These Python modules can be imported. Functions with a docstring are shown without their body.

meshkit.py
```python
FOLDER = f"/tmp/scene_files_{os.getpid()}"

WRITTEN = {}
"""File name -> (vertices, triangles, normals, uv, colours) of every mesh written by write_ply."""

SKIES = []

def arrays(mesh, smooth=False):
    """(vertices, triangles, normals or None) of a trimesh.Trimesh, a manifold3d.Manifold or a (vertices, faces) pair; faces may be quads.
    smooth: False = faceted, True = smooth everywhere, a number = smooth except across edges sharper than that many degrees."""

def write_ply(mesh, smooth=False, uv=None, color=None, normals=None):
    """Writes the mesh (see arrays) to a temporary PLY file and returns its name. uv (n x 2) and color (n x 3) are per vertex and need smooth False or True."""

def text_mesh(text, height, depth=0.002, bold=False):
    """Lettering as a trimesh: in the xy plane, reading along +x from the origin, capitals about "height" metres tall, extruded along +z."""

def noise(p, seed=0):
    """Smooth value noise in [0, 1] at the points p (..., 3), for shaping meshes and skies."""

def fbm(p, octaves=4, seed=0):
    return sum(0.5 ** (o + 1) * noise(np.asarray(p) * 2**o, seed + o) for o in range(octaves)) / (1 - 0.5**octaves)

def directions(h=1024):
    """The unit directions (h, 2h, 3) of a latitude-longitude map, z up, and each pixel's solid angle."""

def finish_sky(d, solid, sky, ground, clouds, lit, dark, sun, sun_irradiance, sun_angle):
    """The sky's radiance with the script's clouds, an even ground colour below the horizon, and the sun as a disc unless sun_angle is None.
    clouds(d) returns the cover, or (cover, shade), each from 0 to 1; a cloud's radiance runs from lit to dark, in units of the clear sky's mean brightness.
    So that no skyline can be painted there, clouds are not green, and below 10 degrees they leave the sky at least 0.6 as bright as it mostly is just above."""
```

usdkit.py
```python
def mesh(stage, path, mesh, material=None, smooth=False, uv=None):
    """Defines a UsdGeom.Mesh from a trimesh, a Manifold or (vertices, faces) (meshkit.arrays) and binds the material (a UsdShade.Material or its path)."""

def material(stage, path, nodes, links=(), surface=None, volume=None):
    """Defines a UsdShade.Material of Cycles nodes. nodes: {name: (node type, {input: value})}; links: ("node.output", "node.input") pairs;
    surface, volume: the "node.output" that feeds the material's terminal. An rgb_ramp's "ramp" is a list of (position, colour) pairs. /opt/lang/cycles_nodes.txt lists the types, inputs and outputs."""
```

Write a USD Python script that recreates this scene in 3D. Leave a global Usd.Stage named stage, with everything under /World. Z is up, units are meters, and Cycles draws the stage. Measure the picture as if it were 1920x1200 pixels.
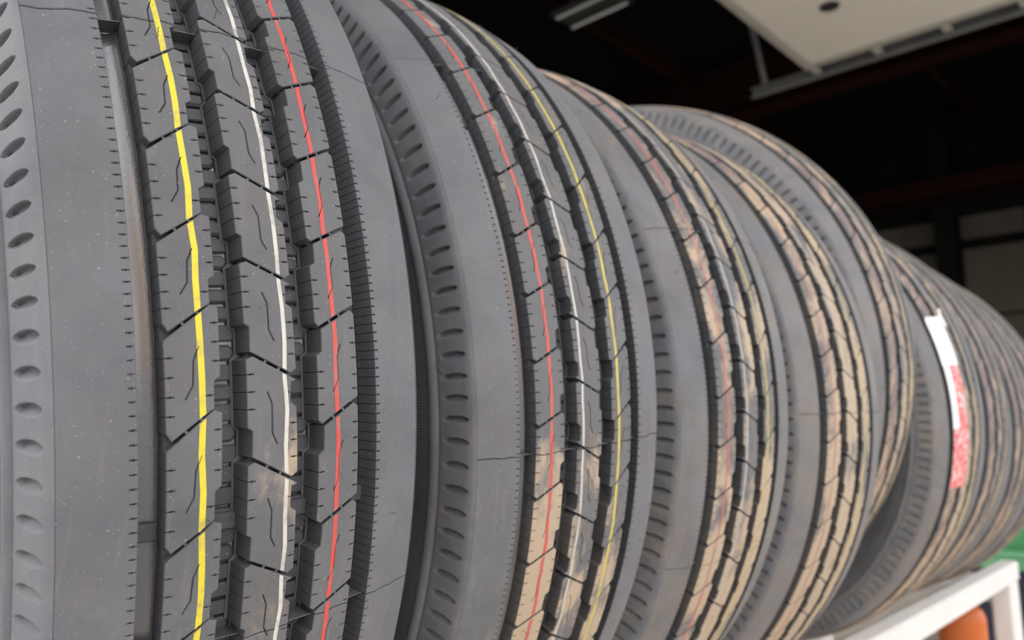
import math, random
import numpy as np
import mapbox_earcut as earcut
import shapely.geometry as sg
from shapely.ops import unary_union
from shapely.affinity import translate
from pxr import Usd, UsdGeom, UsdLux, UsdShade, Sdf, Gf, Vt
import usdkit, meshkit

stage = Usd.Stage.CreateInMemory()
UsdGeom.SetStageUpAxis(stage, 'Z')
UsdGeom.SetStageMetersPerUnit(stage, 1.0)
UsdGeom.Xform.Define(stage, '/World')
UsdGeom.Scope.Define(stage, '/World/Looks')

# ---------------------------------------------------------------- camera, sky, exposure
ZO = 1.15                                   # height of the tyre axles above the floor
CAM = np.array([-0.27763, -0.93702, -0.06830 + ZO])
CR = np.array([0.68251083, -0.73081359, -0.00951165])
CU = np.array([-0.10099162, -0.10718986, 0.98909606])
CF = np.array([0.72386439, 0.67410818, 0.14696429])
cam = UsdGeom.Camera.Define(stage, '/World/camera')
cam.AddTransformOp().Set(Gf.Matrix4d(*[float(x) for row in ([*CR, 0], [*CU, 0], [*(-CF), 0], [*CAM, 1]) for x in row]))
cam.CreateHorizontalApertureAttr(36.0)
cam.CreateVerticalApertureAttr(22.5)
cam.CreateFocalLengthAttr(36.0 * 1481.66 / 1920)
cam.CreateClippingRangeAttr(Gf.Vec2f(0.02, 500))
cam.CreateFStopAttr(6.3)
cam.CreateFocusDistanceAttr(0.50)
cam.CreateExposureAttr(0.0)

sky = UsdLux.DomeLight.Define(stage, '/World/sky')      # bright overcast day outside the open bay
sky.CreateIntensityAttr(1.0)
sky_mat = usdkit.material(stage, '/World/Looks/sky_air', {
    'sky': ('sky_texture', {'sky_type': 'preetham', 'sun_disc': False, 'turbidity': 8.0, 'sun_direction': (-0.42, -0.82, 0.39)}),
    'c': ('texture_coordinate', {}),
    'n': ('noise_texture', {'scale': 2.2, 'detail': 5.0, 'roughness': 0.55}),
    'r': ('map_range', {'from_min': 0.40, 'from_max': 0.62, 'to_min': 0.05, 'to_max': 0.55, 'clamp': True}),
    'm': ('mix', {'color2': (9.0, 9.2, 9.6)}),
    'bg': ('background_shader', {'strength': 0.50})},
    [('c.generated', 'n.vector'), ('n.fac', 'r.value'), ('r.result', 'm.fac'), ('sky.color', 'm.color1'), ('m.color', 'bg.color')], surface='bg.background')
UsdShade.MaterialBindingAPI.Apply(sky.GetPrim()).Bind(sky_mat)

# ---------------------------------------------------------------- helpers
used = {}


def numbered(name, parent='/World'):
    k = used.get((parent, name), 0)
    used[(parent, name)] = k + 1
    return name if k == 0 else f'{name}_{k:03d}'


def tag(prim, label=None, cat=None, group=None, kind=None):
    for k, v in (('label', label), ('category', cat), ('group', group), ('kind', kind)):
        if v:
            prim.SetCustomDataByKey(k, v)
    return prim


def thing(name, label=None, cat=None, loc=(0, 0, 0), group=None, kind=None):
    x = UsdGeom.Xform.Define(stage, '/World/' + numbered(name))
    m = np.eye(4)
    m[3, :3] = loc
    x.AddTransformOp().Set(Gf.Matrix4d(*m.ravel().tolist()))
    return tag(x.GetPrim(), label, cat, group, kind)


def path_of(name, parent):
    p = '/World' if parent is None else str(parent.GetPath())
    return p + '/' + numbered(name, p)


def obj(name, mesh, mat, parent=None, smooth=30):
    return usdkit.mesh(stage, path_of(name, parent), mesh, M[mat], smooth=smooth).GetPrim()


class Geo:
    """Collects vertices with normals and per-vertex dust and mud weights, and writes them as one mesh."""

    def __init__(self):
        self.v, self.n, self.f, self.d, self.m, self.c = [], [], [], [], [], 0

    def add(self, v, n, f, dust=0.0, mud=0.0):
        v, n, f = np.asarray(v, float), np.asarray(n, float), np.asarray(f, int)
        if len(f) == 0:
            return
        self.v.append(v)
        self.n.append(n)
        self.f.append(f + self.c)
        self.d.append(np.broadcast_to(np.asarray(dust, float), (len(v),)))
        self.m.append(np.broadcast_to(np.asarray(mud, float), (len(v),)))
        self.c += len(v)

    def quads(self, q, dust=0.0, mud=0.0):
        """q (n,4,3) flat quads."""
        q = np.asarray(q, float)
        nn = np.cross(q[:, 2] - q[:, 0], q[:, 3] - q[:, 1])
        nn /= np.maximum(np.linalg.norm(nn, axis=1, keepdims=True), 1e-15)
        k = len(q)
        i = np.arange(k)[:, None] * 4
        f = np.concatenate([i + [0, 1, 2], i + [0, 2, 3]], 0)
        self.add(q.reshape(-1, 3), np.repeat(nn, 4, 0), f, dust, mud)

    def build(self, name, mat, parent):
        m = UsdGeom.Mesh.Define(stage, path_of(name, parent))
        v, n, f = np.concatenate(self.v), np.concatenate(self.n), np.concatenate(self.f)
        m.CreatePointsAttr(Vt.Vec3fArray.FromNumpy(v.astype(np.float32)))
        m.CreateFaceVertexCountsAttr(Vt.IntArray.FromNumpy(np.full(len(f), 3, np.int32)))
        m.CreateFaceVertexIndicesAttr(Vt.IntArray.FromNumpy(f.astype(np.int32).ravel()))
        m.CreateSubdivisionSchemeAttr('none')
        m.CreateNormalsAttr(Vt.Vec3fArray.FromNumpy(n.astype(np.float32)))
        m.SetNormalsInterpolation('vertex')
        pv = UsdGeom.PrimvarsAPI(m)
        pv.CreatePrimvar('dust', Sdf.ValueTypeNames.FloatArray, 'vertex').Set(Vt.FloatArray.FromNumpy(np.concatenate(self.d).astype(np.float32)))
        pv.CreatePrimvar('mud', Sdf.ValueTypeNames.FloatArray, 'vertex').Set(Vt.FloatArray.FromNumpy(np.concatenate(self.m).astype(np.float32)))
        UsdShade.MaterialBindingAPI.Apply(m.GetPrim()).Bind(M[mat])
        return m.GetPrim()


def grid_normals(P):
    """Smooth normals of a (a,b,3) grid."""
    du = np.gradient(P, axis=0)
    dv = np.gradient(P, axis=1)
    n = np.cross(du, dv)
    return n / np.maximum(np.linalg.norm(n, axis=-1, keepdims=True), 1e-15)


def grid_faces(a, b):
    i, j = np.meshgrid(np.arange(a - 1), np.arange(b - 1), indexing='ij')
    k = (i * b + j).ravel()
    return np.concatenate([np.stack([k, k + b, k + b + 1], 1), np.stack([k, k + b + 1, k + 1], 1)])


def box_mesh(lo, hi, bevel=0.0):
    """A box with its edges bevelled, as (vertices, faces) of a convex hull."""
    import trimesh
    lo, hi = np.array(lo, float), np.array(hi, float)
    if bevel <= 0:
        return trimesh.creation.box(bounds=[lo, hi])
    b = min(bevel, (hi - lo).min() * 0.45)
    pts = []
    for s in np.ndindex(2, 2, 2):
        s = np.array(s)
        c = np.where(s == 0, lo, hi)
        for ax in range(3):
            o = np.where(s == 0, b, -b).astype(float)
            o[ax] = 0
            pts.append(c + o)
    return trimesh.convex.convex_hull(np.array(pts))


def join(ms):
    import trimesh
    return trimesh.util.concatenate(list(ms))


def rod(a, b, r, n=14):
    import trimesh
    return trimesh.creation.cylinder(radius=r, segment=[a, b], sections=n)


# ---------------------------------------------------------------- materials
M = {}


def mat(name, nodes, links, surface='p.BSDF'):
    M[name] = usdkit.material(stage, '/World/Looks/' + name, nodes, links, surface=surface)


def simple(name, col, rough=0.6, metallic=0.0, var=0.25, scale=6.0, bump=0.0, spec=0.5):
    c = np.array(col, float)
    mat(name, {'g': ('geometry', {}),
               'n': ('noise_texture', {'scale': scale, 'detail': 5.0, 'roughness': 0.6}),
               'r': ('rgb_ramp', {'ramp': [(0.3, tuple(c * (1 - var))), (0.7, tuple(np.minimum(c * (1 + var), 1)))]}),
               'b': ('bump', {'strength': bump, 'distance': 0.01}),
               'p': ('principled_bsdf', {'roughness': rough, 'metallic': metallic, 'specular_ior_level': spec})},
        [('g.position', 'n.vector'), ('n.fac', 'r.fac'), ('r.color', 'p.base_color')]
        + ([('n.fac', 'b.height'), ('b.normal', 'p.normal')] if bump else []))


def rubber(name, bare, dusty, rough=0.5, spec=0.5, ior=1.5, film=(0.150, 0.122, 0.096)):
    """Black rubber; where the dust weight is 1 a grey film of dust lies on it (on bands and sides lightened for missing light), and dried mud where the mud weight lets it."""
    nodes = {
        'g': ('geometry', {}),
        'sep': ('separate_xyz', {}),
        'ad': ('attribute', {'attribute': 'dust'}),
        'am': ('attribute', {'attribute': 'mud'}),
        # broad cloudy film
        'n1': ('noise_texture', {'scale': 16.0, 'detail': 6.0, 'roughness': 0.62}),
        'f1': ('map_range', {'from_min': 0.34, 'from_max': 0.66, 'to_min': 0.60, 'to_max': 1.06}),
        'df': ('math', {'math_type': 'multiply', 'use_clamp': True}),
        'base': ('mix', {'color1': bare, 'color2': dusty}),
        # brown stain
        'n2': ('noise_texture', {'scale': 23.0, 'detail': 7.0, 'roughness': 0.7, 'distortion': 0.6}),
        'f2': ('map_range', {'from_min': 0.44, 'from_max': 0.72, 'to_min': 0.0, 'to_max': 0.55, 'clamp': True}),
        'fx': ('map_range', {'from_min': 0.12, 'from_max': 0.5, 'to_min': 0.55, 'to_max': 1.5, 'clamp': True}),
        'f2x': ('math', {'math_type': 'multiply'}),
        'f2d': ('math', {'math_type': 'multiply', 'use_clamp': True}),
        'brown': ('mix', {'color2': film}),
        # dried mud, in patches, more of it farther down the row and low on the tyres
        'map': ('mapping', {'scale': (1.6, 1.0, 0.75)}),
        'n3': ('noise_texture', {'scale': 12.0, 'detail': 8.0, 'roughness': 0.66, 'distortion': 0.4}),
        'bx': ('map_range', {'from_min': 0.16, 'from_max': 0.60, 'to_min': -0.145, 'to_max': 0.062, 'clamp': True}),
        'bz': ('map_range', {'from_min': ZO - 0.34, 'from_max': ZO + 0.02, 'to_min': 0.14, 'to_max': -0.02, 'clamp': True}),
        'bf': ('map_range', {'from_min': 1.0, 'from_max': 1.7, 'to_min': 0.0, 'to_max': -0.11, 'clamp': True}),
        's3': ('math', {'math_type': 'add'}),
        'mb': ('mapping', {'scale': (24.0, 7.0, 5.2), 'location': (-0.238 * 24, 0.49 * 7, (0.185 - ZO) * 5.2)}),
        'gb': ('gradient_texture', {'gradient_type': 'spherical'}),
        'gbm': ('map_range', {'from_min': 0.0, 'from_max': 0.6, 'to_min': 0.0, 'to_max': 0.20, 'clamp': True}),
        's4': ('math', {'math_type': 'add'}),
        's1': ('math', {'math_type': 'add'}),
        's2': ('math', {'math_type': 'add'}),
        'f3': ('map_range', {'range_type': 'smoothstep', 'from_min': 0.47, 'from_max': 0.62, 'to_min': 0.0, 'to_max': 0.92, 'clamp': True}),
        'f3m': ('math', {'math_type': 'multiply', 'use_clamp': True}),
        'muddy': ('mix', {'color2': (0.42, 0.325, 0.225)}),
        'ms': ('mapping', {'scale': (150.0, 60.0, 7.0)}),
        'ns': ('noise_texture', {'scale': 1.0, 'detail': 4.0, 'roughness': 0.6}),
        'fs': ('map_range', {'from_min': 0.56, 'from_max': 0.72, 'to_min': 0.0, 'to_max': 0.42, 'clamp': True}),
        'fsz': ('map_range', {'from_min': ZO - 0.30, 'from_max': ZO + 0.02, 'to_min': 1.3, 'to_max': 0.35, 'clamp': True}),
        'fsm': ('math', {'math_type': 'multiply'}),
        'fsd': ('math', {'math_type': 'multiply', 'use_clamp': True}),
        'streak': ('mix', {'color2': (0.215, 0.195, 0.170)}),
        # grains of grit
        'n4': ('noise_texture', {'scale': 800.0, 'detail': 1.5}),
        'f4': ('map_range', {'from_min': 0.70, 'from_max': 0.78, 'to_min': 0.0, 'to_max': 0.65, 'clamp': True}),
        'grit': ('mix', {'color2': (0.50, 0.47, 0.42)}),
        'n5': ('noise_texture', {'scale': 260.0, 'detail': 5.0, 'roughness': 0.7}),
        'b': ('bump', {'strength': 0.28, 'distance': 0.0008}),
        'rr': ('map_range', {'from_min': 0.0, 'from_max': 1.0, 'to_min': rough, 'to_max': min(rough + 0.14, 1), 'clamp': True}),
        'p': ('principled_bsdf', {'specular_ior_level': spec, 'ior': ior}),
    }
    links = [('g.position', 'n1.vector'), ('g.position', 'n2.vector'), ('g.position', 'n4.vector'), ('g.position', 'n5.vector'),
             ('g.position', 'map.vector'), ('map.vector', 'n3.vector'), ('g.position', 'sep.vector'),
             ('n1.fac', 'f1.value'), ('f1.result', 'df.value1'), ('ad.fac', 'df.value2'), ('df.value', 'base.fac'),
             ('n2.fac', 'f2.value'), ('sep.x', 'fx.value'), ('f2.result', 'f2x.value1'), ('fx.result', 'f2x.value2'), ('f2x.value', 'f2d.value1'), ('ad.fac', 'f2d.value2'), ('f2d.value', 'brown.fac'), ('base.color', 'brown.color1'),
             ('sep.x', 'bx.value'), ('sep.z', 'bz.value'), ('n3.fac', 's1.value1'), ('bx.result', 's1.value2'), ('s1.value', 's2.value1'), ('bz.result', 's2.value2'),
             ('s2.value', 's3.value1'), ('sep.x', 'bf.value'), ('bf.result', 's3.value2'), ('g.position', 'mb.vector'), ('mb.vector', 'gb.vector'), ('gb.fac', 'gbm.value'), ('s3.value', 's4.value1'), ('gbm.result', 's4.value2'), ('s4.value', 'f3.value'), ('f3.result', 'f3m.value1'), ('am.fac', 'f3m.value2'), ('f3m.value', 'muddy.fac'), ('streak.color', 'muddy.color1'),
             ('g.position', 'ms.vector'), ('ms.vector', 'ns.vector'), ('ns.fac', 'fs.value'), ('sep.z', 'fsz.value'), ('fs.result', 'fsm.value1'), ('fsz.result', 'fsm.value2'), ('fsm.value', 'fsd.value1'), ('ad.fac', 'fsd.value2'), ('fsd.value', 'streak.fac'), ('brown.color', 'streak.color1'),
             ('n4.fac', 'f4.value'), ('f4.result', 'grit.fac'), ('muddy.color', 'grit.color1'), ('grit.color', 'p.base_color'),
             ('n5.fac', 'b.height'), ('b.normal', 'p.normal'), ('ad.fac', 'rr.value'), ('rr.result', 'p.roughness')]
    mat(name, nodes, links)


rubber('rubber_tread', (0.050, 0.053, 0.059), (0.118, 0.121, 0.128), rough=0.5)
rubber('rubber_shoulder', (0.052, 0.055, 0.061), (0.126, 0.132, 0.144), rough=0.44)
rubber('rubber_side_lightened', (0.038, 0.041, 0.046), (0.165, 0.176, 0.196), rough=0.40)  # dust colour lightened and blued, painting light onto the dim sidewall ridge

rubber('rubber_gloss', (0.040, 0.040, 0.043), (0.10, 0.10, 0.10), rough=0.2, spec=1.0, ior=1.75)
rubber('rubber_band_lightened', (0.055, 0.057, 0.062), (0.155, 0.165, 0.184), rough=0.30, film=(0.27, 0.235, 0.185))  # dust colour lightened to stand in for light the neighbouring tyres block


def paint(name, col):
    nodes = {'g': ('geometry', {}), 'n': ('noise_texture', {'scale': 70.0, 'detail': 6.0, 'roughness': 0.7}),
             'f': ('map_range', {'from_min': 0.50, 'from_max': 0.72, 'to_min': 0.0, 'to_max': 0.75, 'clamp': True}),
             'c': ('mix', {'color1': col, 'color2': (0.20, 0.17, 0.14)}),
             'map': ('mapping', {'scale': (1.6, 1.0, 0.75)}),
             'n3': ('noise_texture', {'scale': 12.0, 'detail': 8.0, 'roughness': 0.66, 'distortion': 0.4}),
             'sep': ('separate_xyz', {}),
             'bx': ('map_range', {'from_min': 0.16, 'from_max': 0.60, 'to_min': -0.145, 'to_max': 0.062, 'clamp': True}),
             's1': ('math', {'math_type': 'add'}),
             'f3': ('map_range', {'range_type': 'smoothstep', 'from_min': 0.47, 'from_max': 0.62, 'to_min': 0.0, 'to_max': 0.42, 'clamp': True}),
             'm': ('mix', {'color2': (0.42, 0.325, 0.225)}),
             'fo': ('map_range', {'from_min': 0.15, 'from_max': 0.30, 'to_min': 0.0, 'to_max': 0.34, 'clamp': True}),
             'fo2': ('map_range', {'from_min': 0.42, 'from_max': 0.62, 'to_min': 0.0, 'to_max': 0.16, 'clamp': True}),
             'fos': ('math', {'math_type': 'add'}),
             'old': ('mix', {'color2': (0.22, 0.185, 0.145)}),
             'p': ('principled_bsdf', {'roughness': 0.55})}
    mat(name, nodes, [('g.position', 'n.vector'), ('n.fac', 'f.value'), ('f.result', 'c.fac'), ('g.position', 'map.vector'), ('map.vector', 'n3.vector'),
                      ('g.position', 'sep.vector'), ('sep.x', 'bx.value'), ('n3.fac', 's1.value1'), ('bx.result', 's1.value2'), ('s1.value', 'f3.value'),
                      ('f3.result', 'm.fac'), ('c.color', 'm.color1'), ('m.color', 'old.color1'), ('sep.x', 'fo.value'), ('sep.x', 'fo2.value'), ('fo.result', 'fos.value1'), ('fo2.result', 'fos.value2'), ('fos.value', 'old.fac'), ('old.color', 'p.base_color')])


paint('paint_yellow', (0.66, 0.55, 0.035))
paint('paint_white', (0.56, 0.54, 0.50))
paint('paint_red', (0.56, 0.065, 0.055))

simple('rack_paint', (0.66, 0.65, 0.625), rough=0.45, var=0.06, scale=9)
simple('concrete', (0.50, 0.445, 0.38), rough=0.85, var=0.16, scale=3, bump=0.1)
simple('yard', (0.34, 0.335, 0.325), rough=0.9, var=0.12, scale=2)
simple('door_skin', (0.82, 0.765, 0.66), rough=0.6, var=0.05, scale=2)
simple('door_frame', (0.45, 0.42, 0.36), rough=0.5, var=0.08, scale=4)
simple('galvanised', (0.17, 0.17, 0.16), rough=0.5, var=0.15, scale=10)
simple('dark_hole', (0.02, 0.018, 0.015), rough=0.7)
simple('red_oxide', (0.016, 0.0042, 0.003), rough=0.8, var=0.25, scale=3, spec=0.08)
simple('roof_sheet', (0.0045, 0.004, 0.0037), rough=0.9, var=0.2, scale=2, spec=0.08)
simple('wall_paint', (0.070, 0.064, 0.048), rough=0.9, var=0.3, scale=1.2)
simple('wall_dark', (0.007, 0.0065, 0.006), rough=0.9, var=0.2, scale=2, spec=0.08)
simple('pipe_red', (0.20, 0.035, 0.035), rough=0.7, var=0.15, spec=0.2)
simple('lamp_enamel', (0.04, 0.04, 0.038), rough=0.5, var=0.05)
simple('orange_plastic', (0.47, 0.105, 0.015), rough=0.38, var=0.08, scale=8)
simple('green_plastic', (0.07, 0.30, 0.12), rough=0.5, var=0.1, scale=8)
simple('pale_green', (0.16, 0.46, 0.24), rough=0.5, var=0.1, scale=8)
simple('navy_paint', (0.016, 0.018, 0.04), rough=0.5, var=0.2, scale=8)
simple('paper_white', (0.80, 0.83, 0.83), rough=0.5, var=0.03, scale=20)
mat('label_red', {'t': ('texture_coordinate', {}), 'g': ('geometry', {}),
                  'n': ('noise_texture', {'scale': 95.0, 'detail': 4.0, 'roughness': 0.7}),
                  'f': ('map_range', {'from_min': 0.47, 'from_max': 0.60, 'to_min': 0.0, 'to_max': 0.9, 'clamp': True}),
                  'c': ('mix', {'color1': (0.62, 0.09, 0.085), 'color2': (0.68, 0.55, 0.54)}),
                  'p': ('principled_bsdf', {'roughness': 0.5})},
    [('g.position', 'n.vector'), ('n.fac', 'f.value'), ('f.result', 'c.fac'), ('c.color', 'p.base_color')])

# ---------------------------------------------------------------- building shell (large structure)
def struct(name, mesh, m, parent=None):
    p = obj(name, mesh, m, parent)
    if parent is None:
        tag(p, kind='structure')
    return p


X0, X1, Y0, Y1, ZR = -0.85, 9.5, -1.2, 11.0, 4.75
struct('floor', box_mesh((X0 - 0.3, Y0, -0.2), (X1 + 0.3, Y1 + 0.3, 0.0)), 'concrete')
struct('yard', join([box_mesh((-45, -45, -0.25), (45, Y0, -0.03)), box_mesh((-45, Y0, -0.25), (X0 - 0.3, 45, -0.03))]), 'yard')
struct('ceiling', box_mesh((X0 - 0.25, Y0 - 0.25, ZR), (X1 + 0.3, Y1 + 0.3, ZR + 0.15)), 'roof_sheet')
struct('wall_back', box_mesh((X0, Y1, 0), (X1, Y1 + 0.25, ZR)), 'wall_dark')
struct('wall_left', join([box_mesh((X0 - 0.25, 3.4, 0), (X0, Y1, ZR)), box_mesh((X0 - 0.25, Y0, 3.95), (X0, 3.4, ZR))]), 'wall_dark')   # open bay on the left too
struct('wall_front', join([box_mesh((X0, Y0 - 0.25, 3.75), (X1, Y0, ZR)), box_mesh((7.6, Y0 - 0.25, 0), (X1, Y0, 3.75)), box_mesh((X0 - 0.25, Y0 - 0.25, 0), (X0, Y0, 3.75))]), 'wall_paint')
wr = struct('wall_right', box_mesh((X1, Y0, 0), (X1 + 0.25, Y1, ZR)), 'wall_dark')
for r_ in range(5):                          # big wall boards of the far side wall
    for c_ in range(7):
        y_ = Y0 + 0.10 + c_ * 1.72
        obj('wall_board', box_mesh((X1 - 0.04, y_ + 0.02, (0.05 + r_ * 0.77) if r_ < 4 else 3.22), (X1, y_ + 1.68, (0.05 + r_ * 0.77 + 0.745) if r_ < 4 else 3.48), 0.01), 'wall_paint', wr)
for k, y_ in enumerate((1.35, 5.2)):
    struct(f'trim_{k + 1}', join([box_mesh((X1 - 0.32, y_ - 0.10, 0), (X1 - 0.30, y_ + 0.10, ZR)), box_mesh((X1 - 0.30, y_ - 0.012, 0), (X1 - 0.06, y_ + 0.012, ZR)), box_mesh((X1 - 0.06, y_ - 0.10, 0), (X1 - 0.04, y_ + 0.10, ZR))]), 'wall_dark')
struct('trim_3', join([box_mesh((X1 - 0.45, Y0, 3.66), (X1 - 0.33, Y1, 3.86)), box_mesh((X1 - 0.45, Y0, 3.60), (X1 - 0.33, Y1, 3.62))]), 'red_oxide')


def ibeam(lo, hi, w, h, axis, z, c):
    """An I beam along axis from lo to hi at cross position c, its foot at z."""
    def b(a0, a1, z0, z1):
        return box_mesh((lo, a0, z0), (hi, a1, z1)) if axis == 'x' else box_mesh((a0, lo, z0), (a1, hi, z1))
    return join([b(c - w / 2, c + w / 2, z, z + 0.02), b(c - 0.008, c + 0.008, z + 0.02, z + h - 0.02), b(c - w / 2, c + w / 2, z + h - 0.02, z + h)])


struct('trim_4', ibeam(Y0, Y1, 0.22, 0.55, 'y', ZR - 0.62, 6.6), 'red_oxide')
struct('trim_5', ibeam(Y0, Y1, 0.22, 0.55, 'y', ZR - 0.62, 1.2), 'red_oxide')
for k in range(7):
    struct(f'trim_{k + 6}', ibeam(X0, X1, 0.08, 0.16, 'x', ZR - 0.17, -0.9 + 1.9 * k), 'red_oxide')

# ---------------------------------------------------------------- the tyre: pattern in (l, s) millimetres, s along the tread
RT, TRC, PITCH, NP = 0.520, 0.43946, 57.2, 57
rng = random.Random(7)
KNOWN = [18.8, 12.92, 6.7, 0.87, -5.71, -12.71, -19.13]          # where the first sipes of the nearest tyre lie, degrees
rest = np.array([1 + 0.10 * (rng.random() - 0.5) for _ in range(NP - 6)])
rest *= (360 - (KNOWN[0] - KNOWN[-1])) / rest.sum()
UU = [3 - k for k in range(7)]
TT = list(KNOWN)
for w_ in rest:
    UU.append(UU[-1] - 1)
    TT.append(TT[-1] - w_)
UA, TA = np.array(UU[::-1], float), np.array(TT[::-1], float)    # ascending, one full turn


def theta(s):
    """Tread length s (mm, any range) to the angle in radians."""
    u = np.asarray(s, float) / PITCH
    lo = UA[0]
    k = np.floor((u - lo) / NP)
    return np.radians(np.interp(u - k * NP, UA, TA) + 360.0 * k)


def crown(l):
    return RT - (np.asarray(l) / 1000.0) ** 2 / (2 * TRC)


def place(l, s, depth):
    t, r = theta(s), crown(l) - np.asarray(depth) / 1000.0
    return np.stack([np.asarray(l) / 1000.0 + 0 * r, -r * np.cos(t), r * np.sin(t)], -1)


def up(l, s):
    t = theta(s)
    n = np.stack([np.asarray(l) / 1000.0 / TRC + 0 * t, -np.cos(t), np.sin(t)], -1)
    return n / np.linalg.norm(n, axis=-1, keepdims=True)


STEP = PITCH / 5


def triangulate(poly):
    rings = [np.array(poly.exterior.coords)[:-1]] + [np.array(h.coords)[:-1] for h in poly.interiors]
    v = np.vstack(rings).astype(np.float64)
    f = earcut.triangulate_float64(v, np.cumsum([len(r) for r in rings]).astype(np.uint32)).reshape(-1, 3)
    return v, f


def polys(g):
    return [p for p in getattr(g, 'geoms', [g]) if p.geom_type == 'Polygon' and p.area > 0.02]


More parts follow.
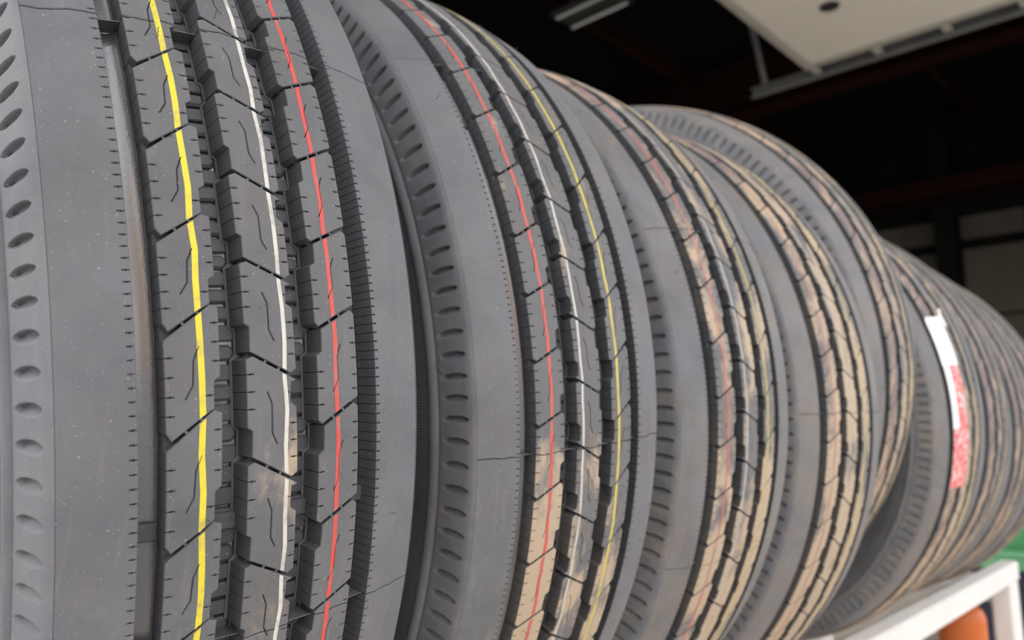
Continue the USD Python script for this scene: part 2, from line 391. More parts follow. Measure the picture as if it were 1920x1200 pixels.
def piece(geo, shape, top, bottom, c=0.35, open_at=(), shear=None, mud=None, dust_top=1.0, hole_depth=None, wall_dust=0.0):
    """Adds the polygon(s) as a raised body from depth top to depth bottom; c chamfers the upper edge; edges on the lines s = open_at get no wall."""
    for P in polys(shape):
        P = sg.polygon.orient(P, 1.0)
        ins = []
        for ring, hole in [(P.exterior, False)] + [(h, True) for h in P.interiors]:
            q = np.array(ring.coords)[:-1]
            keep = np.linalg.norm(q - np.roll(q, 1, 0), axis=1) > 1e-6
            q = q[keep]
            nx = np.roll(q, -1, 0)
            e = nx - q
            L = np.linalg.norm(e, axis=1)
            nrm = np.stack([-e[:, 1], e[:, 0]], 1) / L[:, None]          # to the left: into the material
            isopen = np.zeros(len(q), bool)
            for a in open_at:
                isopen |= (abs(q[:, 1] - a) < 1e-4) & (abs(nx[:, 1] - a) < 1e-4)
            off = np.where(isopen, 0.0, c)
            n0, o0 = np.roll(nrm, 1, 0), np.roll(off, 1)
            det = n0[:, 0] * nrm[:, 1] - n0[:, 1] * nrm[:, 0]
            safe = abs(det) > 0.25
            dd = np.where(safe, det, 1)
            dx = np.where(safe, (o0 * nrm[:, 1] - off * n0[:, 1]) / dd, (n0[:, 0] * o0 + nrm[:, 0] * off) / 2)
            dy = np.where(safe, (n0[:, 0] * off - nrm[:, 0] * o0) / dd, (n0[:, 1] * o0 + nrm[:, 1] * off) / 2)
            d = np.stack([dx, dy], 1)
            ln = np.linalg.norm(d, axis=1, keepdims=True)
            d *= np.minimum(1, 1.8 * c / np.maximum(ln, 1e-9))
            qi = q + d
            ins.append(qi)
            D = hole_depth if hole and hole_depth else bottom
            A, B, Ai, Bi = [], [], [], []
            for k in np.nonzero(~isopen)[0]:
                m = max(1, int(math.ceil(abs(e[k, 1]) / STEP)))
                tt = np.linspace(0, 1, m + 1)[:, None]
                a, b = q[k] + e[k] * tt[:-1], q[k] + e[k] * tt[1:]
                k2 = (k + 1) % len(q)
                ei = qi[k2] - qi[k]
                A.append(a), B.append(b), Ai.append(qi[k] + ei * tt[:-1]), Bi.append(qi[k] + ei * tt[1:])
            if A:
                A, B, Ai, Bi = map(np.vstack, (A, B, Ai, Bi))
                hi_ = lambda X, dep: place(X[:, 0], X[:, 1], np.full(len(X), dep))
                lo_ = (lambda X: np.stack([X[:, 0] + np.where(X[:, 0] < shear[0], shear[1], 0.0), X[:, 1]], 1)) if shear else (lambda X: X)
                geo.quads(np.stack([hi_(Ai, top), hi_(A, top + c), hi_(B, top + c), hi_(Bi, top)], 1), dust_top * 0.9, 0.0 if mud is None else mud)
                geo.quads(np.stack([hi_(A, top + c), hi_(lo_(A), D), hi_(lo_(B), D), hi_(B, top + c)], 1), wall_dust, 0.0 if mud is None else mud * 0.10)
        try:
            T = sg.Polygon(ins[0], ins[1:])
            if not T.is_valid:
                T = T.buffer(0)
        except Exception:
            T = P
        s0, s1 = T.bounds[1], T.bounds[3]
        k0, k1 = math.floor(s0 / STEP + 1e-6), math.ceil(s1 / STEP - 1e-6)
        for k in range(k0, k1):
            part = T.intersection(sg.box(-400, k * STEP, 400, (k + 1) * STEP)) if k1 - k0 > 1 else T
            for p in polys(part):
                v, f = triangulate(p)
                area = np.cross(v[f[:, 1]] - v[f[:, 0]], v[f[:, 2]] - v[f[:, 0]])
                f = np.where(area[:, None] < 0, f[:, ::-1], f)
                # place() maps (l, s) with the outward side to the left-hand: fix the winding with the normal
                P3, N3 = place(v[:, 0], v[:, 1], np.full(len(v), top)), up(v[:, 0], v[:, 1])
                g = np.cross(P3[f[:, 1]] - P3[f[:, 0]], P3[f[:, 2]] - P3[f[:, 0]])
                f = np.where(((g * N3[f[:, 0]]).sum(1) < 0)[:, None], f[:, ::-1], f)
                geo.add(P3, N3, f, dust_top, 0.0 if mud is None else mud)


def pu(pts):
    return [(l, u * PITCH) for l, u in pts]


BLOCKS = {
    'a': pu([(-61.3, -.277), (-36, .060), (-31.4, .032), (-31.9, -.625), (-35.4, -.67), (-35.6, -.925), (-58.4, -1.190), (-61.3, -1.115)]),
    'b': pu([(-17, .515), (-12.7, .545), (14.3, .29), (10.5, .27), (10, .07), (13.8, .02), (14.2, -.60), (10.3, -.640), (-14.4, -.408), (-14, -.17), (-17, -.135)]),
    'c': pu([(33, -.205), (55.5, .0), (58.8, -.04), (58.8, -.94), (53.3, -.985), (31.5, -1.178), (28.8, -1.14), (28.8, -.48), (32.5, -.44)]),
}
KINKS = {'a': pu([(-42.9, -.33), (-46.1, -.47), (-46.9, -.70), (-51, -.825)]),
         'b': pu([(-4.7, .19), (-2, .07), (-2.1, -.2), (.8, -.31)]),
         'c': pu([(46.6, -.37), (43.6, -.49), (43.7, -.734), (40.2, -.86)])}
SLITS = {'a': [(-61.3, 1, u) for u in (-.436, -.617, -.797, -.973)] + [(-31.5, -1, u) for u in (-.12, -.30, -.48)] + [(-35.5, -1, -.80)],
         'b': [(-17, 1, u) for u in (.37, .20, .03)] + [(14, -1, u) for u in (-.13, -.29, -.45)] + [(10.2, -1, .17)],
         'c': [(28.8, 1, u) for u in (-.65, -.82, -.99)] + [(58.8, -1, u) for u in (-.20, -.36, -.52, -.70, -.85)]}
EDGES = {  # the rib's outline without its sipes, one pitch, downwards: (left, right)
    'a': ([(-61.3, 0), (-61.3, -1)], [(-31.4, .035), (-31.9, -.625), (-35.4, -.67), (-35.6, -.93), (-31.4, -.965)]),
    'b': ([(-17, .515), (-17, -.135), (-14, -.17), (-14, -.43), (-17, -.485)], [(14.3, .29), (10.5, .27), (10, .07), (13.8, .02), (14.2, -.60), (10.3, -.645), (14.3, -.71)]),
    'c': ([(32.8, -.205), (32.5, -.44), (28.8, -.48), (28.8, -1.14), (32.8, -1.205)], [(58.8, 0), (58.8, -1)])}
SIPES = {'a': ((-58.4, -.215), (-36, .075)), 'b': ((-12.7, .568), (10.3, .345)), 'c': ((33, -.187), (53.3, .004))}
STRIPES = {'a': ('paint_yellow', -42.2, 1.75), 'b': ('paint_white', 6.75, 1.3), 'c': ('paint_red', 42.4, 1.6)}
GROOVES = [(-74.9, -61.3), (-33.5, -15.5), (12.5, 30.5), (58.8, 74.3)]
SEAMS = [21.4, -20.7, -65.5, -110.5, -155.5, 66.0, 111.0, 156.0]
DEPTH = 15.0


def s_of(deg):
    d = np.asarray(deg, float)
    d = np.where(d > TA[-1], d - 360, np.where(d < TA[0], d + 360, d))
    return np.interp(d, TA, UA) * PITCH


seam_s = [float(s_of(x)) for x in SEAMS]


def seam_line(s0, seed):
    r = random.Random(seed)
    pts = [(l, s0 + 1.6 * (r.random() - 0.5)) for l in np.linspace(-118, 118, 34)]
    return sg.LineString(pts).buffer(0.28, cap_style=2, join_style=2)


SEAM_POLY = [seam_line(s0, 40 + k) for k, s0 in enumerate(seam_s)]
SEAM_BOUNDS = [p.bounds for p in SEAM_POLY]


def cut_seams(poly):
    lo, hi = poly.bounds[1], poly.bounds[3]
    for p, b in zip(SEAM_POLY, SEAM_BOUNDS):
        for sh in (0, NP * PITCH, -NP * PITCH):
            if b[3] + sh > lo and b[1] + sh < hi:
                poly = poly.difference(translate(p, 0, sh))
    return poly


def slit(l, side, s, length=4.4, w=0.2):
    x0, x1 = (l - 1.5, l + length) if side > 0 else (l - length, l + 1.5)
    return sg.box(x0, s - w, x1, s + w).union(sg.Point((l + side * length * 0.55, s)).buffer(0.5, 3))


def wander(l0, seed, amp):
    r = random.Random(seed)
    n = NP * 3
    return [l0 + amp * (r.random() - 0.5) for _ in range(n)]


def make_tire(root):
    # --- carcass: groove floors, sidewalls, beads and liner, turned about the axle
    prof = []                                   # (l mm, r mm), from the left bead outwards and over the tread

    def side(sgn):
        return [(sgn * l, r) for l, r in ((76, 287), (88, 283), (100, 286), (105, 296), (104, 306), (112, 318), (122, 338), (127, 362), (130.5, 385), (131.5, 400),
                                          (131, 412), (130, 422), (128.8, 434), (127.2, 447), (125.6, 457.6), (125.3, 459.6), (126.0, 461.0), (127.2, 462.4), (128.0, 464.2), (128.2, 466.2), (127.7, 468.2), (126.4, 469.9), (124.6, 471.2), (122.6, 472.0), (118, 474), (112.5, 480), (107, 488))]
    prof += side(-1)
    for a, b in GROOVES:
        wdt, base = b - a, lambda l, e_=(2.4 if a in (-33.5, 12.5) else 0.0): float(crown(l)) * 1000 - DEPTH - e_
        prof += [(a - 3, base(a) - 2.5), (a - 0.3, base(a) + 1.8), (a + 0.5, base(a) + 0.6), (a + 1.6, base(a) + 0.1)]
        for k in range(1, 6):
            q_ = a + 1.6 + (wdt - 2.4) * k / 6
            prof.append((q_, base(q_) - 0.9 * math.sin(math.pi * k / 6)))
        prof += [(b - 0.8, base(b) + 0.1), (b - 0.2, base(b) + 0.5), (b + 0.3, base(b) + 1.2), (b + 3, base(b) - 2.5)]
    prof += side(1)[::-1]
    inner = [(70, 296), (84, 306), (98, 330), (112, 365), (120, 400), (116, 440), (104, 466), (84, 484), (40, 493)]
    prof += [(l, r) for l, r in inner] + [(0, 494)] + [(-l, r) for l, r in inner[::-1]] + [(-76, 287)]
    prof = np.array(prof) / 1000
    nt = 300
    t = np.linspace(0, 2 * np.pi, nt + 1)
    P = np.stack([np.repeat(prof[:, 0][:, None], nt + 1, 1), -prof[:, 1][:, None] * np.cos(t), prof[:, 1][:, None] * np.sin(t)], -1)
    tg = np.diff(prof, axis=0)
    tg /= np.linalg.norm(tg, axis=1, keepdims=True)
    segn = np.stack([-tg[:, 1], tg[:, 0]], 1)                     # outward for this direction of travel
    g, gf = Geo(), Geo()
    for k in range(len(prof) - 1):                                # split normals where the profile turns sharply
        n0 = segn[k] + segn[k - 1] if k > 0 and segn[k] @ segn[k - 1] > 0.75 else segn[k]
        n1 = segn[k] + segn[k + 1] if k < len(segn) - 1 and segn[k] @ segn[k + 1] > 0.75 else segn[k]
        nn = []
        for q in (n0, n1):
            q = q / np.linalg.norm(q)
            nn.append(np.stack([np.full(nt + 1, q[0]), -q[1] * np.cos(t), q[1] * np.sin(t)], -1))
        outer = 0.75 if prof[k, 1] < 0.475 else 0.0
        V = np.concatenate([P[k], P[k + 1]])
        N = np.concatenate(nn)
        F = grid_faces(2, nt + 1)
        gg = np.cross(V[F[0, 1]] - V[F[0, 0]], V[F[0, 2]] - V[F[0, 0]])
        if gg @ N[F[0, 0]] < 0:
            F = F[:, ::-1]
        (g if prof[k, 1] < 0.489 else gf).add(V, N, F, outer, 0.0 if prof[k, 1] < 0.489 else 0.12)
    gf.build('groove_floor', 'rubber_gloss', root)
    # bars on the floors of the two inner grooves, and the wear bars
    for lo, hi in ((-33.0, -17.2), (12.8, 29.5)):
        for k in range(NP * 5):
            s = -k * PITCH / 5
            wd = 4.7
            if k % 2:
                piece(g, sg.Polygon([(lo, s - wd), (hi, s - wd), (hi, s + wd), (lo, s + wd)]), 15.0, DEPTH + 4, c=0.8, dust_top=0.25)
            else:
                piece(g, sg.Polygon([(lo, s - wd), (hi - 3, s - wd), (hi - 1, s - wd * .6), (hi, s), (hi - 1, s + wd * .6), (hi - 3, s + wd), (lo, s + wd)]), 14.4, DEPTH + 4, c=1.6, dust_top=0.25)
    g.build('carcass', 'rubber_side_lightened', root)
    for a, b in GROOVES:
        for k in range(6):
            gw = Geo()
            s = float(s_of(-12.9 + 60 * k if -12.9 + 60 * k < 180 else -12.9 + 60 * k - 360))
            piece(gw, sg.box(a, s - 5, b, s + 5), 11.6, DEPTH, c=1.0, dust_top=0.2)
            gw.build('wear_bar', 'rubber_side_lightened', root)

    # --- shoulder bands with their rows of dimples
    path = np.array([(112.5, 505.6), (114.6, 503.2), (116.4, 499.5), (118.0, 494.5), (120.2, 488.0), (122.2, 481.0), (123.6, 475.8), (124.2, 472.5), (122.6, 469.5)])
    arc = np.concatenate([[0], np.cumsum(np.linalg.norm(np.diff(path, axis=0), axis=1))])
    na, nd = 26, NP * 3
    aa = np.linspace(0, arc[-1], na)
    pl, pr = np.interp(aa, arc, path[:, 0]), np.interp(aa, arc, path[:, 1])
    pt = np.gradient(np.stack([pl, pr], 1), axis=0)
    pt /= np.linalg.norm(pt, axis=1, keepdims=True)
    pn = np.stack([-pt[:, 1], pt[:, 0]], 1)                       # towards +l / +r side
    for sgn in (-1, 1):
        fr = np.concatenate([np.linspace(-0.5, -0.24, 4)[:-1], np.linspace(-0.24, 0.24, 16), np.linspace(0.24, 0.5, 4)[1:-1]])
        ns = nd * len(fr)
        ph = np.concatenate([(np.arange(nd)[:, None] + 0.5 + fr[None]).ravel(), [nd]])
        y = (np.concatenate([np.tile(fr, nd), [-0.5]])) * (PITCH / 3)
        tc, half = 0.50 * arc[-1], 0.315 * arc[-1]
        x = (aa - tc) / half
        hl = 4.0 * np.clip(1 - x ** 2, 0, 1) ** 0.62              # half height of the lens
        v_ = -sgn * y[:, None] / np.maximum(hl[None, :], 1e-3) * (1 if sgn < 0 else 1)
        steep = np.clip((1 - v_) / 0.34, 0, 1)
        dep = 4.6 * np.minimum(steep, np.clip((v_ + 1) / 1.7, 0, 1) ** 0.9) * np.clip((1 - x ** 2) * 2.6, 0, 1)[None, :]
        th_ = theta(ph * PITCH / 3)
        l = sgn * (pl[None, :] - dep * pn[None, :, 0] * np.sign(pn[None, :, 0] + 1e-9) * np.sign(pn[None, :, 0] + 1e-9)) / 1000
        r = (pr[None, :] - dep * pn[None, :, 1]) / 1000
        Pg = np.stack([l, -r * np.cos(th_)[:, None], r * np.sin(th_)[:, None]], -1)
        N = grid_normals(Pg)
        out = np.stack([np.full(Pg.shape[:2], float(sgn)), -np.cos(th_)[:, None] * np.ones(na), np.sin(th_)[:, None] * np.ones(na)], -1)
        N *= np.sign((N * out).sum(-1, keepdims=True))
        F = grid_faces(ns + 1, na)
        V, N = Pg.reshape(-1, 3), N.reshape(-1, 3)
        gg = np.cross(V[F[:, 1]] - V[F[:, 0]], V[F[:, 2]] - V[F[:, 0]])
        F = np.where(((gg * N[F[:, 0]]).sum(1) < 0)[:, None], F[:, ::-1], F)
        g = Geo()
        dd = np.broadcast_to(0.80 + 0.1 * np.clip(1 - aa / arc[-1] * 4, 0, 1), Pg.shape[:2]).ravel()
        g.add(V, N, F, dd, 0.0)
        g.build('shoulder_band', 'rubber_band_lightened', root)
        if sgn > 0:                                               # small moulded mark beside the dimples
            g = Geo()

            def on_band(a_, s_, lift_):
                q = np.array([np.interp(a_, aa, pl), np.interp(a_, aa, pr)])
                q = q + lift_ * np.array([np.interp(a_, aa, np.abs(pn[:, 0])), np.interp(a_, aa, np.abs(pn[:, 1]))])
                tq = float(theta(s_))
                return np.array([q[0], -q[1] * math.cos(tq), q[1] * math.sin(tq)]) / 1000
            A1, S0 = arc[-1], float(s_of(12.6))
            strokes = [((.80, 6.2), (.985, 6.2)), ((.80, -6.2), (.985, -6.2)), ((.80, 6.2), (.80, 3.4)), ((.80, -3.4), (.80, -6.2)),
                       ((.86, 3.6), (.975, 3.0)), ((.86, 3.6), (.92, 0.4)), ((.92, 0.4), (.86, -3.0)), ((.86, -3.0), (.975, -3.6))]
            for (a0, q0), (a1, q1) in strokes:
                p0, p1 = np.array([a0 * A1, S0 + q0]), np.array([a1 * A1, S0 + q1])
                d_ = (p1 - p0) / np.linalg.norm(p1 - p0)
                e_ = np.array([-d_[1], d_[0]]) * 0.42
                cs = [p0 - e_ - d_ * .4, p1 - e_ + d_ * .4, p1 + e_ + d_ * .4, p0 + e_ - d_ * .4]
                lo4, hi4 = [on_band(*c_, -0.3) for c_ in cs], [on_band(*c_, 0.75) for c_ in cs]
                qs = [hi4] + [[lo4[i_], lo4[(i_ + 1) % 4], hi4[(i_ + 1) % 4], hi4[i_]] for i_ in range(4)]
                mid = np.mean(lo4 + hi4, axis=0)
                for q4 in qs:
                    q4 = np.array(q4)
                    nq = np.cross(q4[2] - q4[0], q4[3] - q4[1])
                    g.quads((q4 if nq @ (q4.mean(0) - mid) > 0 else q4[::-1])[None], 0.8, 0.0)
            g.build('moulded_mark', 'rubber_band_lightened', root)
        # --- finely ribbed ring on the sidewall
        nr = 1250
        tt = np.linspace(0, 2 * np.pi, nr * 2 + 1)
        rad = np.array([(125.4, 458.6), (127.0, 448), (128.6, 436), (129.9, 424.5)])
        lift = np.where(np.arange(nr * 2 + 1) % 2, 1.35, 0.1)
        edge = np.array([0.2, 1, 1, 0.2])
        L = sgn * (rad[:, 0][None] + lift[:, None] * edge[None]) / 1000
        Rr = np.broadcast_to(rad[:, 1][None] / 1000, L.shape)
        Pg = np.stack([L, -Rr * np.cos(tt)[:, None], Rr * np.sin(tt)[:, None]], -1)
        Q = np.stack([Pg[:-1, :-1], Pg[1:, :-1], Pg[1:, 1:], Pg[:-1, 1:]], 2).reshape(-1, 4, 3)
        if sgn > 0:
            Q = Q[:, ::-1]
        g = Geo()
        g.quads(Q, 0.40, 0.0)
        g.build('ribbed_ring', 'rubber_side_lightened', root)

    # --- the two solid shoulder ribs
    for lo, hi, edge, sgn, per_pitch, lng in ((-112.5, -74.9, -74.9, -1, 8, 4.2), (74.3, 112.5, 74.3, 1, 10, 3.0)):
        g = Geo()
        for k in range(NP):
            s1, s0 = -k * PITCH, -(k + 1) * PITCH
            P = sg.box(lo, s0, hi, s1)
            cuts = [slit(edge, sgn, s1 - (j + 0.5) * PITCH / per_pitch, lng) for j in range(per_pitch)]
            P = cut_seams(P.difference(unary_union(cuts)))
            piece(g, P, 0.0, DEPTH, c=0.45, open_at=(s0, s1), mud=0.10, shear=(80, -5.0) if sgn > 0 else None)
        g.build('shoulder_rib', 'rubber_shoulder', root)

    # --- three ribs of separate blocks
    for key in 'abc':
        left, right = EDGES[key]
        many = lambda pts: [(l, (u + 3 - j) * PITCH) for j in range(7) for l, u in pts]
        ring = sg.Polygon(many(left) + many(right)[::-1])
        if not ring.is_valid:
            ring = ring.buffer(0)
        g = Geo()
        base = ring.buffer(-0.5, join_style=2)
        ledge = ring.buffer(0.9, join_style=2) if key == 'a' else ring.buffer(0.9, join_style=2).union(translate(ring.buffer(0.9, join_style=2), -2.6, 0))
        for k in range(NP):
            s1, s0 = -k * PITCH, -(k + 1) * PITCH
            cell = sg.box(-300, -PITCH, 300, 0)
            piece(g, translate(base.intersection(cell), 0, s1), 6.5, DEPTH, c=0.2, open_at=(s0, s1), dust_top=0.0)
            piece(g, translate(ledge.intersection(cell), 0, s1), 14.0, DEPTH + 3, c=0.7, open_at=(s0, s1), dust_top=0.9)  # high dust weight paints a bright highlight line along the wall foot
            (la, ua), (lb, ub) = SIPES[key]
            a, b = np.array([la, ua * PITCH]), np.array([lb, ub * PITCH])
            for fr in (0.34, 0.70):
                c_ = a + (b - a) * fr
                d_ = (b - a) / np.linalg.norm(b - a)
                e_ = np.array([-d_[1], d_[0]])
                piece(g, translate(sg.Polygon([c_ - d_ * .8 - e_ * 1.7, c_ + d_ * .8 - e_ * 1.7, c_ + d_ * .8 + e_ * 1.7, c_ - d_ * .8 + e_ * 1.7]), 0, s1), 0.9, 7.0, c=0.2, dust_top=0.9)
        rib = g.build('tread_rib', 'rubber_tread', root)
        block = sg.Polygon(BLOCKS[key])
        kink = sg.LineString(KINKS[key]).buffer(0.22, cap_style=2, join_style=2)
        cuts = unary_union([slit(l, sd, u * PITCH) for l, sd, u in SLITS[key]] + [kink])
        cutblock = block.difference(cuts)
        wav = wander(STRIPES[key][1], 90 + ord(key), 1.7)
        sx = np.arange(NP * 3 + 1) * (-PITCH / 3)
        wl = np.array(wav + [wav[0]])
        hw = STRIPES[key][2]
        gs = Geo()
        for k in range(NP):
            P = translate(cutblock, 0, -k * PITCH)
            P = cut_seams(P)
            g = Geo()
            piece(g, P, 0.0, DEPTH, c=0.5, mud=1.0, hole_depth=6.0, shear={'a': None, 'b': (-11, -2.6), 'c': (35, -2.8)}[key])
            g.build('tread_block', 'rubber_tread', rib)
            # the paint line runs over the top of every block
            lo, hi = P.bounds[1], P.bounds[3]
            ss = np.concatenate([[lo - 1], np.sort(np.array([q + sh for sh in (0, NP * PITCH, -NP * PITCH) for q in sx if lo - 1 < q + sh < hi + 1])), [hi + 1]])
            lc = np.interp(np.mod(-ss, NP * PITCH), -sx, wl)
            band = sg.Polygon(list(zip(lc - hw, ss)) + list(zip(lc + hw, ss))[::-1])
            piece(gs, band.buffer(0).intersection(block.buffer(-0.5) if k == 0 else translate(block.buffer(-0.5), 0, -k * PITCH)).difference(translate(kink, 0, -k * PITCH)), -0.10, 0.3, c=0.05)
        st = gs.build('paint_line', STRIPES[key][0], root)
        tag(st, label={'a': 'thin yellow paint line around the tread', 'b': 'thin white paint line around the tread', 'c': 'thin red paint line around the tread'}[key])

    # --- flash left by the mould across the grooves, and a few rubber hairs
    g = Geo()
    r = random.Random(5)
    for s0 in seam_s:
        for a, b in GROOVES:
            piece(g, sg.box(a - 1.2, s0 - 0.35, b + 1.2, s0 + 0.35), 3.0 + 3 * r.random(), DEPTH, c=0.1, dust_top=0.8)
    for _ in range(70):
        l, s = r.choice((r.uniform(-108, -80), r.uniform(-56, -40), r.uniform(-10, 8), r.uniform(36, 54), r.uniform(80, 108))), r.uniform(-NP * PITCH, 0)
        hgt = r.uniform(3, 8)
        bend = r.uniform(-2, 2)
        for m in range(3):
            piece(g, sg.Point((l + bend * m / 3, s + m * 0.35)).buffer(0.22, 2), -hgt * (m + 1) / 3, -hgt * m / 3, c=0.03, dust_top=0.7)
    tag(g.build('mould_flash', 'rubber_shoulder', root), kind='stuff')


def tire_matrix(x, y, z, a, b, spin, flip, scale):
    rz = np.array([[math.cos(a), -math.sin(a), 0], [math.sin(a), math.cos(a), 0], [0, 0, 1]])
    ry = np.array([[math.cos(b), 0, math.sin(b)], [0, 1, 0], [-math.sin(b), 0, math.cos(b)]])
    fl = np.diag([-1.0, 1.0, -1.0]) if flip else np.eye(3)
    w = math.radians(spin)                                    # turns the tread upwards on the side that faces the camera
    rx = np.array([[1, 0, 0], [0, math.cos(w), math.sin(w)], [0, -math.sin(w), math.cos(w)]])
    A = rz @ ry @ rx @ fl * scale
    m = np.eye(4)
    m[:3, :3] = A.T
    m[3, :3] = (x, y, z + ZO)
    return Gf.Matrix4d(*m.ravel().tolist())


TIRES = [  # x, y, z, yaw, lean, spin, flipped, scale, label
    (0, 0, 0, -.07036, -.10911, 0, False, 1, 'nearest, leftmost truck tire with sharp yellow, white and red lines on clean tread'),
    (.31194, -.00263, -.00047, -.09427, -.09409, 12.8, True, 1, 'second truck tire from the left, red, white and yellow lines, mud low on one rib'),
    (.58773, -.00814, -.00903, -.07144, -.07305, -0.8, True, 1, 'third truck tire from the left, beige mud caked beside its pale red line'),
    (.88461, -.02042, -.01993, -.11073, -.03373, 19.2, True, 1, 'fourth truck tire from the left, low in the row in front of the taller tire'),
    (1.20, .061, .089, -.0115, -.180, 14.5, True, 1.077, 'taller truck tire rising above its neighbours in the middle of the row'),
    (1.50825, -.01887, -.0158, -.1348, -.08104, 5.0, True, 1, 'truck tire with a white and red paper label stuck on its tread'),
    (1.81427, -.00267, -.01111, -.09873, -.09505, -8.0, True, 1, 'blurred truck tire just to the right of the one with the paper label'),
    (2.11203, .00392, -.0200, -.10168, -.09041, 22.0, True, 1, 'blurred muddy truck tire, second from the far end of the row'),
    (2.425, .005, -.0310, -.100, -.090, 40.0, True, 1, 'truck tire at the far right end of the row, nearest the end post'),
]
tires = []
for k, (x, y, z, a, b, spin, flip, sc, lab) in enumerate(TIRES):
    x_ = UsdGeom.Xform.Define(stage, '/World/' + numbered('truck_tire'))
    pr = x_.GetPrim()
    if k == 0:
        op = x_.AddTransformOp()
        make_tire(pr)
    else:
        pr.GetReferences().AddInternalReference(tires[0].GetPath())
        pr.SetInstanceable(k != 5)
        op = UsdGeom.Xformable(pr).GetOrderedXformOps()[0]
    op.Set(tire_matrix(x, y, z, a, b, spin, flip, sc))
    tag(pr, lab, 'tire', 'truck tires standing in a row on the rack')
    tires.append(pr)

# the paper label on the sixth tyre, in that tyre's own coordinates (it is turned round: l and the angle change sign)
t6 = tires[5]


def label_patch(l0, l1, a0, a1, lift, thick=0.5, curl=0.0):
    """A strip of paper over the tread; l and angle as seen (before the flip)."""
    nl, na = 7, 26
    ll, an = np.linspace(l0, l1, nl), np.radians(np.linspace(a0, a1, na))
    G = []
    for up_ in (lift + thick, lift):
        rr = crown(ll)[None] + up_ / 1000 + (curl / 1000 * np.clip((np.degrees(an) - a1 + 1.5) / 1.5, 0, 1) ** 2)[:, None]
        loc = -an[:, None] + math.radians(5.0)
        G.append(np.stack([-np.broadcast_to(ll[None], (na, nl)) / 1000, -rr * np.cos(loc), rr * np.sin(loc)], -1))
    import trimesh
    F = grid_faces(na, nl)
    v = np.concatenate([G[0].reshape(-1, 3), G[1].reshape(-1, 3)])
    rim = [j for j in range(nl)] + [i * nl + nl - 1 for i in range(1, na)] + [(na - 1) * nl + j for j in range(nl - 2, -1, -1)] + [i * nl for i in range(na - 2, 0, -1)]
    rim = np.array(rim)
    nx = np.roll(rim, -1)
    n = na * nl
    f = np.concatenate([F, F[:, ::-1] + n, np.stack([rim, nx, nx + n], 1), np.stack([rim, nx + n, rim + n], 1)])
    m = trimesh.Trimesh(v, f, process=False)
    m.fix_normals()
    return m


used[(str(t6.GetPath()), 'paper_label')] = 0
lb = obj('paper_label', join([label_patch(-63, -6, 8.8, 19.6, 0.5, curl=2.0), label_patch(2, 13, 17.5, 21.5, 0.5, curl=3)]), 'paper_white', t6)
tag(lb, label='white and red paper label on the tread')
obj('label_strip', label_patch(-61, -43, -4.5, 8.8, 0.5), 'paper_white', lb)
tag(obj('label_print', label_patch(-43, -8, -17.0, 8.8, 0.5), 'label_red', lb), label='faded red print of the label')
tag(obj('label_print', label_patch(-61, -43, -17.0, -4.5, 0.5), 'label_red', lb), label='faded red print of the label')

# ---------------------------------------------------------------- the rack
rack = thing('tire_rack', 'white painted steel rack carrying the row of truck tires', 'rack')
XR0, XR1 = -0.62, 2.725
for sgn in (-1, 1):
    y0, y1 = sorted((sgn * 0.285, sgn * 0.335))
    obj('rail', box_mesh((XR0, y0, ZO - 0.532), (XR1, y1, ZO - 0.473), 0.005), 'rack_paint', rack)
    obj('support_bar', rod((XR0 + 0.03, sgn * 0.215, ZO - 0.535), (XR1 - 0.03, sgn * 0.215, ZO - 0.535), 0.017), 'rack_paint', rack)
for xx in (XR0, XR1 - 0.105):
    for sgn in (-1, 1):
        y0, y1 = sorted((sgn * 0.272, sgn * 0.330))
        obj('post', box_mesh((xx, y0, 0.0), (xx + 0.105, y1, ZO - 0.5315), 0.006), 'rack_paint', rack)
    obj('crossbar', box_mesh((xx + 0.03, -0.272, ZO - 0.595), (xx + 0.075, 0.272, ZO - 0.553), 0.004), 'rack_paint', rack)
    obj('crossbar', box_mesh((xx + 0.03, -0.272, 0.18), (xx + 0.075, 0.272, 0.22), 0.004), 'rack_paint', rack)

# ---------------------------------------------------------------- small things beyond the rack
import trimesh


def lathe(profile, n=48):
    return trimesh.creation.revolve(np.array(profile), sections=n)


cn = thing('canister', 'orange canister with a rounded shoulder, behind the white rail of the rack', 'canister', (2.47, -0.222, 0))
H = ZO - 0.580
obj('body', lathe([(0, 0), (0.055, 0), (0.065, 0.012), (0.0665, 0.03), (0.0665, H - 0.046), (0.0645, H - 0.031), (0.059, H - 0.017), (0.050, H - 0.008), (0.036, H - 0.002), (0, H)]), 'orange_plastic', cn, smooth=50)
obj('foot_ring', lathe([(0.0672, 0.02), (0.0688, 0.024), (0.0688, 0.05), (0.0672, 0.054)]), 'orange_plastic', cn, smooth=50)


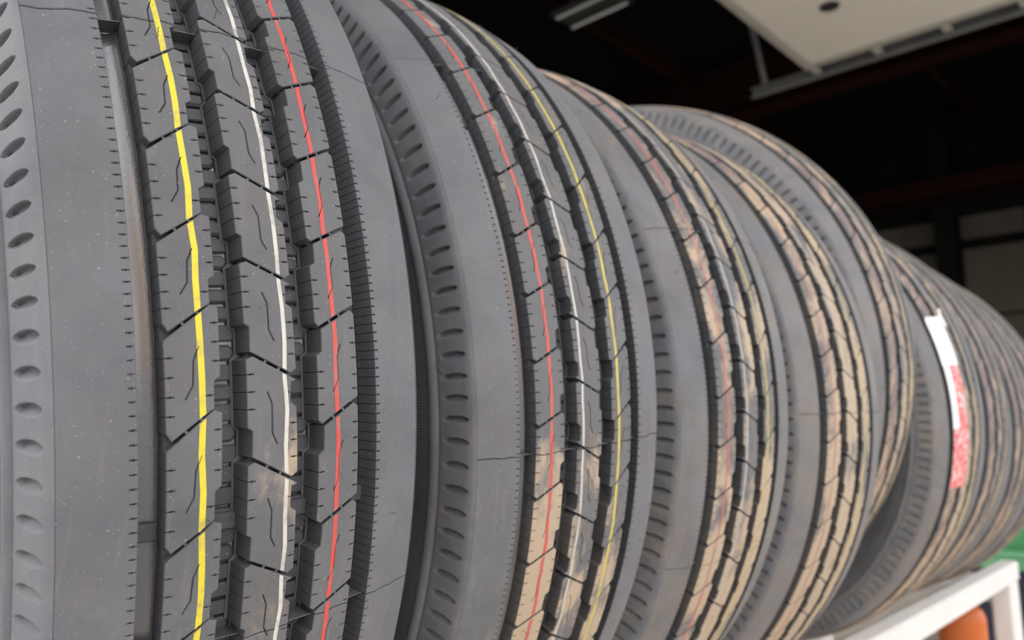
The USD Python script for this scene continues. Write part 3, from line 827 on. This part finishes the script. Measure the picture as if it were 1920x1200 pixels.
def crate(name, label, loc, size, mat_, rim):
    c = thing(name, label, 'crate', loc, 'green crates beyond the rack')
    w, d_, h = size
    t_ = 0.02
    obj('body', join([box_mesh((-w / 2, -d_ / 2, 0), (w / 2, d_ / 2, t_), 0.004), box_mesh((-w / 2, -d_ / 2, t_), (-w / 2 + t_, d_ / 2, h - 0.03), 0.004), box_mesh((w / 2 - t_, -d_ / 2, t_), (w / 2, d_ / 2, h - 0.03), 0.004),
                      box_mesh((-w / 2 + t_, -d_ / 2, t_), (w / 2 - t_, -d_ / 2 + t_, h - 0.03), 0.004), box_mesh((-w / 2 + t_, d_ / 2 - t_, t_), (w / 2 - t_, d_ / 2, h - 0.03), 0.004)]), mat_, c)
    e = 0.012
    obj('rim', join([box_mesh((-w / 2 - e, -d_ / 2 - e, h - 0.03), (-w / 2 + t_, d_ / 2 + e, h), 0.005), box_mesh((w / 2 - t_, -d_ / 2 - e, h - 0.03), (w / 2 + e, d_ / 2 + e, h), 0.005),
                     box_mesh((-w / 2, -d_ / 2 - e, h - 0.03), (w / 2, -d_ / 2 + t_, h), 0.005), box_mesh((-w / 2, d_ / 2 - t_, h - 0.03), (w / 2, d_ / 2 + e, h), 0.005)]), rim, c)
    return c


cab = thing('cabinet', 'dark navy steel cabinet under the green crates at the right edge', 'cabinet', (4.3, -0.18, 0))
CH = ZO - 0.69
obj('body', box_mesh((-0.3, -0.3, 0.04), (0.3, 0.3, CH), 0.008), 'navy_paint', cab)
obj('plinth', box_mesh((-0.27, -0.27, 0), (0.27, 0.27, 0.04)), 'dark_hole', cab)
obj('door', box_mesh((-0.315, -0.28, 0.07), (-0.301, 0.28, CH - 0.03), 0.003), 'navy_paint', cab)
obj('handle', box_mesh((-0.335, 0.20, CH - 0.16), (-0.315, 0.225, CH - 0.06), 0.004), 'galvanised', cab)
crate('crate', 'pale green plastic crate resting on the navy cabinet, under the other crate', (4.3, -0.18, CH), (0.58, 0.56, 0.085), 'pale_green', 'pale_green')
crate('crate', 'darker green plastic crate on top of the stack beyond the tires', (4.3, -0.17, CH + 0.085), (0.55, 0.53, 0.17), 'green_plastic', 'green_plastic')

# ---------------------------------------------------------------- overhead door, track and lamp
ZD = ZO + 2.5
door = thing('door_1', kind='structure')
XD0, XD1, YD1 = 0.55, 5.045, 1.063
nsec = 1
sec = 2.05
for k in range(nsec):
    y1 = YD1 - k * sec
    obj('door_panel', box_mesh((XD0 + 0.07, y1 - sec + 0.002, ZD), (XD1 - 0.07, y1 - 0.001, ZD + 0.045), 0.002), 'door_skin', door)
    for xx in (XD0, XD1 - 0.072):
        obj('end_stile', box_mesh((xx, y1 - sec + 0.004, ZD - 0.006), (xx + 0.072, y1 - 0.002, ZD + 0.048), 0.004), 'door_frame', door)
obj('bottom_rail', box_mesh((XD0, YD1, ZD - 0.012), (XD1, YD1 + 0.075, ZD + 0.05), 0.01), 'door_frame', door)
obj('pull_plate', lathe([(0, -0.004), (0.055, -0.004), (0.06, 0.0), (0.06, 0.004), (0, 0.004)], 24).apply_translation((4.315, 0.684, ZD - 0.002)), 'dark_hole', door)
for sgn, xx in ((1, XD1 + 0.03), (-1, XD0 - 0.03)):
    tr = thing('door_track', ('steel track beside the right edge of the raised overhead door' if sgn > 0 else 'steel track beside the left edge of the raised overhead door'), 'track', (xx, 0, ZD))
    y0, y1 = -1.05, 1.60
    lo, hi = sorted((0.045 * sgn, 0.100 * sgn))
    web = sorted((hi if sgn > 0 else lo, (hi if sgn > 0 else lo) - 0.004 * sgn))
    obj('channel', join([box_mesh((lo, y0, -0.035), (hi, y1, -0.031)), box_mesh((lo, y0, 0.031), (hi, y1, 0.035)), box_mesh((web[0], y0, -0.033), (web[1], y1, 0.033))]), 'galvanised', tr)
    for yy in (1.08, 0.66, 0.235, -0.19, -0.62):
        obj("roller_bracket", box_mesh((min(-0.03 * sgn, 0.06 * sgn), yy - 0.028, -0.018), (max(-0.03 * sgn, 0.06 * sgn), yy + 0.028, -0.004), 0.003), 'door_frame', tr)
    obj('hanger', rod((0.07 * sgn, 1.488, 0.034), (0.07 * sgn - 0.42, 1.50, ZR - ZD - 0.005), 0.022, 4), 'galvanised', tr)

lamp = thing('ceiling_light', 'unlit tube lamp with a folded reflector hanging under the dark roof', 'lamp', (4.42, 2.55, ZO + 3.28))
obj('reflector', join([box_mesh((-0.16, -0.30, 0.0), (-0.05, 0.30, 0.012)), box_mesh((0.05, -0.30, 0.0), (0.16, 0.30, 0.012)), box_mesh((-0.05, -0.30, 0.0), (0.05, 0.30, 0.05), 0.004)]), 'lamp_enamel', lamp)
for xx in (-0.1, 0.1):
    obj('tube', rod((xx, -0.27, -0.022), (xx, 0.27, -0.022), 0.013), 'paper_white', lamp)
for yy in (-0.2, 0.2):
    obj('hanger', rod((0, yy, 0.05), (0, yy, ZR - ZO - 3.28), 0.006, 8), 'galvanised', lamp)

pipe = thing('pipe', 'thin dark red pipe standing upright in the dark background', 'pipe', (7.24, 4.0, 0))
obj('body', rod((0, 0, 0.01), (0, 0, ZR), 0.06, 20), 'pipe_red', pipe)
obj('flange', rod((0, 0, 0.0), (0, 0, 0.02), 0.11, 20), 'pipe_red', pipe)
